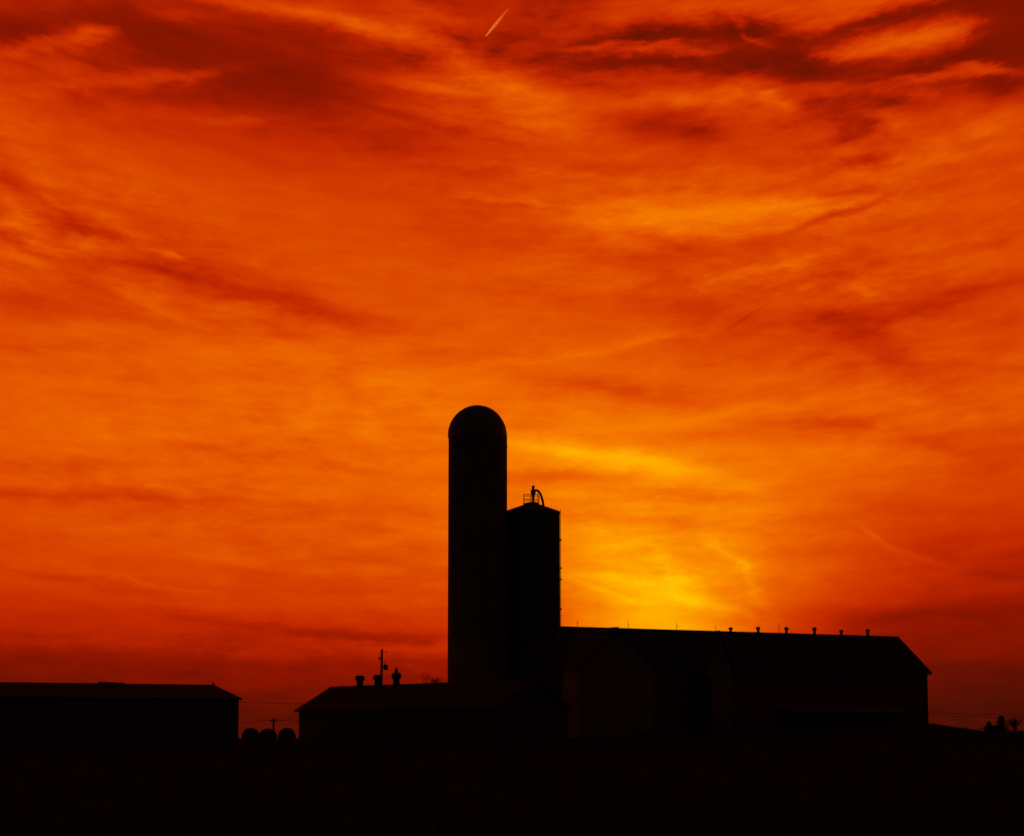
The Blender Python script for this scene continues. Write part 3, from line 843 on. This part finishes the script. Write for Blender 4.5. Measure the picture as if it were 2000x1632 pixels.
wire(sag(250, 1362, 640, 1374, 2), 300, 0.022, 'thin wire crossing the gap high above the round bales')
wire(sag(1700, 1388, 2250, 1398, 2), 330, 0.026, 'upper thin wire right of the barn')
wire(sag(1700, 1393, 2250, 1404, 2), 330, 0.02, 'lower thin wire right of the barn')

# ------------------------------------------------------------------ bare trees and shrubs
def bare_tree(name, px, top_py, D, spread, label, seed, levels=5, group=None, base_r=0.16, density=3, trunk=0.36):
    rnd = random.Random(seed)
    p = P(px, top_py, D)
    z0 = gz(p.x, p.y) - 0.1
    H = p.z - z0
    t = thing(name, (p.x, p.y, z0), 0, label, 'tree', group)
    tr = MB(); cr_ = MB()
    def grow(p0, d, ln, r, lev):
        d = d.normalized()
        mid = p0 + d * ln * 0.5 + Vector((rnd.uniform(-1, 1), rnd.uniform(-1, 1), rnd.uniform(-0.3, 0.6))) * ln * 0.07
        end = p0 + d * ln
        (tr if lev == 0 else cr_).tube([p0, mid, end], [r, r * 0.82, r * 0.62], 6 if lev < 2 else 4, cap=False)
        if lev >= levels: return
        for k in range(density if lev > 0 else density + 2):
            s = rnd.uniform(0.45, 1.0) if lev else rnd.uniform(0.6, 1.0)
            q0 = p0 + d * ln * s
            ax = Vector((rnd.uniform(-1, 1), rnd.uniform(-1, 1), rnd.uniform(-0.2, 0.5)))
            nd_ = (d + ax * spread).normalized() + Vector((0, 0, 0.18))
            grow(q0, nd_, ln * rnd.uniform(0.5, 0.78), r * 0.55, lev + 1)
    grow(Vector((0, 0, 0)), Vector((0.02, 0, 1)), H * trunk, base_r, 0)
    zs = max(v[2] for v in cr_.v)
    k = H / zs
    tr.v = [(v[0], v[1], v[2] * k) for v in tr.v]; cr_.v = [(v[0], v[1], v[2] * k) for v in cr_.v]
    tr.build('trunk', M['bark'], t); cr_.build('crown', M['bark'], t)
    return t
bare_tree('bare_tree', 840, 1309, 262, 1.0, 'bare twiggy treetop showing over the shed roof beside the tall silo', 3, levels=6)
bare_tree('bare_tree', 1575, 1226, 300, 0.8, 'bare treetop barely showing above the barn ridge between the vents', 8, levels=5, base_r=0.22)

def thicket(px, top, D, w_px, label, seed):
    rnd = random.Random(seed)
    p = P(px, top, D); z0 = gz(p.x, p.y) - 0.1
    H = p.z - z0; hwid = w_px / 2 / FPX * D
    t = thing('bare_shrub', (p.x, p.y, z0), 0, label, 'shrub')
    st_, tw = MB(), MB()
    for i in range(26):
        a = rnd.uniform(0, 2 * math.pi); q = rnd.random() ** 0.6
        e = Vector((hwid * q * math.cos(a), hwid * q * math.sin(a), H * rnd.uniform(0.6, 1.0) * (1 - 0.25 * q)))
        m_ = Vector((e.x * 0.35, e.y * 0.35, e.z * 0.55))
        st_.tube([(e.x * 0.1, e.y * 0.1, 0), m_, e], [0.035, 0.025, 0.008], 5, cap=False)
        for k in range(16):
            u = rnd.uniform(0.3, 1.0)
            b0 = m_.lerp(e, (u - 0.3) / 0.7)
            d = Vector((rnd.uniform(-1, 1), rnd.uniform(-1, 1), rnd.uniform(0.0, 1.0))).normalized() * rnd.uniform(0.2, 0.5)
            b1 = b0 + d
            b1.z = min(b1.z, H)
            tw.tube([b0, b1], [0.014, 0.008], 3, cap=False)
    st_.build('stem', M['bark'], t); tw.build('twigs', M['bark'], t)
    return t
thicket(1982, 1398, 262, 40, 'wispy bare shrub at the far right edge beside the dark shrubs', 12)

def shrub(px, top, D, w_px, label, seed):
    rnd = random.Random(seed)
    p = P(px, top, D); z0 = gz(p.x, p.y) - 0.05
    H = p.z - z0; rw = w_px / 2 / FPX * D
    t = thing('shrub', (p.x, p.y, z0), 0, label, 'shrub', 'dark shrubs right of the barn')
    MB().tube([(0, 0, 0), (0.02, 0, H * 0.5), (0, 0.02, H * 0.9)], [0.06, 0.04, 0.01], 6).build('stem', M['bark'], t)
    lf = MB()
    for i in range(2200):
        u = rnd.uniform(0.02, 1.0)
        rad = rw * (math.sin(math.pi * min(1, u * 0.72 + 0.28)) ** 0.5) * rnd.uniform(0.1, 1.0) * (1 + 0.22 * math.sin(9 * u + seed) + 0.15 * rnd.gauss(0, 1))
        a = rnd.uniform(0, 2 * math.pi)
        c0 = Vector((rad * math.cos(a), rad * math.sin(a), H * u))
        d1 = Vector((rnd.uniform(-1, 1), rnd.uniform(-1, 1), rnd.uniform(-0.3, 1))).normalized() * rnd.uniform(0.08, 0.16)
        d2 = d1.orthogonal().normalized() * rnd.uniform(0.03, 0.06)
        o = len(lf.v)
        lf.v += [tuple(c0 - d1 * 0.5), tuple(c0 + d2), tuple(c0 + d1 * 0.5), tuple(c0 - d2)]
        lf.f.append((o, o + 1, o + 2, o + 3))
    lf.build('crown', M['leaf'], t)
    return t
shrub(1931.5, 1408, 262, 17, 'smaller of the two dark upright shrubs right of the barn', 4)
shrub(1955.5, 1397, 262, 25, 'taller of the two dark upright shrubs right of the barn', 5)

shrub(1944, 1416, 263.5, 56, 'low ragged shrub spreading beneath the two upright shrubs right of the barn', 9)

# ------------------------------------------------------------------ dry grass and stubble on the field
rnd = random.Random(21)
gr = MB()
for i in range(26000):
    D = 34 + 120 * rnd.random() ** 1.7
    x = rnd.uniform(-0.27, 0.27) * D
    x = round(x / 0.76) * 0.76 + rnd.gauss(0, 0.09) if rnd.random() < 0.7 else x
    z = gz(x, D)
    h = rnd.uniform(0.10, 0.34); w = rnd.uniform(0.008, 0.022)
    a = rnd.uniform(0, math.pi); ca, sa = math.cos(a) * w, math.sin(a) * w
    lx_, ly_ = rnd.gauss(0, 0.3) * h, rnd.gauss(0, 0.3) * h
    o = len(gr.v)
    gr.v += [(x - ca, D - sa, z - 0.03), (x + ca, D + sa, z - 0.03),
             (x + ca * 0.7 + lx_ * 0.4, D + sa * 0.7 + ly_ * 0.4, z + h * 0.6), (x - ca * 0.7 + lx_ * 0.4, D - sa * 0.7 + ly_ * 0.4, z + h * 0.6),
             (x + lx_, D + ly_, z + h)]
    gr.f += [(o, o + 1, o + 2, o + 3), (o + 3, o + 2, o + 4)]
for i in range(9000):                                  # rough grass on the rise round the barns
    D = rnd.uniform(205, 264); x = rnd.uniform(-0.26, 0.27) * D if rnd.random() < 0.6 else rnd.uniform(0.18, 0.28) * D
    z = gz(x, D); h = rnd.uniform(0.08, 0.28) * (1 + (rnd.random() < 0.04)); lx_ = rnd.gauss(0, 0.3) * h
    o = len(gr.v)
    gr.v += [(x - 0.03, D, z - 0.03), (x + 0.03, D, z - 0.03), (x + lx_, D + 0.02, z + h)]
    gr.f.append((o, o + 1, o + 2))
me = bpy.data.meshes.new('field_stubble'); me.from_pydata(gr.v, [], gr.f); me.materials.append(M['grass'])
st = bpy.data.objects.new('field_stubble', me); C.objects.link(st)
tag(st, 'dry stubble and grass over the dark foreground field', 'stubble', kind='stuff')

# ------------------------------------------------------------------ contrail high in the sky
cm = bpy.data.materials.new('ice_vapour'); cm.use_nodes = True
t = cm.node_tree; t.nodes.clear()
out = t.nodes.new('ShaderNodeOutputMaterial'); mx = t.nodes.new('ShaderNodeMixShader')
tr_ = t.nodes.new('ShaderNodeBsdfTransparent'); tl = t.nodes.new('ShaderNodeBsdfTranslucent')
tl.inputs['Color'].default_value = (0.85, 0.85, 0.85, 1)
co = t.nodes.new('ShaderNodeTexCoord'); gsep = t.nodes.new('ShaderNodeSeparateXYZ')
t.links.new(co.outputs['Object'], gsep.inputs[0])
fd = t.nodes.new('ShaderNodeMapRange')
fd.inputs['From Min'].default_value = 0.0; fd.inputs['From Max'].default_value = 365.0
fd.inputs['To Min'].default_value = 0.75; fd.inputs['To Max'].default_value = 0.12
t.links.new(gsep.outputs['Z'], fd.inputs['Value'])
nz = t.nodes.new('ShaderNodeTexNoise'); nz.inputs['Scale'].default_value = 0.03; nz.inputs['Detail'].default_value = 4
t.links.new(co.outputs['Object'], nz.inputs['Vector'])
ml = t.nodes.new('ShaderNodeMath'); ml.operation = 'MULTIPLY'
nm = t.nodes.new('ShaderNodeMapRange'); nm.inputs['From Min'].default_value = 0.3; nm.inputs['From Max'].default_value = 0.7
nm.inputs['To Min'].default_value = 0.6; nm.inputs['To Max'].default_value = 1.0
t.links.new(nz.outputs['Fac'], nm.inputs['Value'])
t.links.new(fd.outputs[0], ml.inputs[0]); t.links.new(nm.outputs[0], ml.inputs[1])
t.links.new(ml.outputs[0], mx.inputs[0]); t.links.new(tr_.outputs[0], mx.inputs[1]); t.links.new(tl.outputs[0], mx.inputs[2])
t.links.new(mx.outputs[0], out.inputs['Surface'])
DC = 25000.0
c0, c1 = P(948, 72, DC), P(993, 17, DC)
axis_v = c1 - c0
ln_ = axis_v.length
ct = MB()
ct.lathe([(2.0, 0), (10, ln_ * 0.06), (15, ln_ * 0.2), (20, ln_ * 0.45), (20, ln_ * 0.7), (16, ln_ * 0.9), (6, ln_)], 16)
con = ct.build('contrail', cm, smooth=True)
con.location = c0
con.rotation_euler = axis_v.to_track_quat('Z', 'Y').to_euler()
tag(con, 'short bright slanting contrail near the top of the sky', 'contrail')
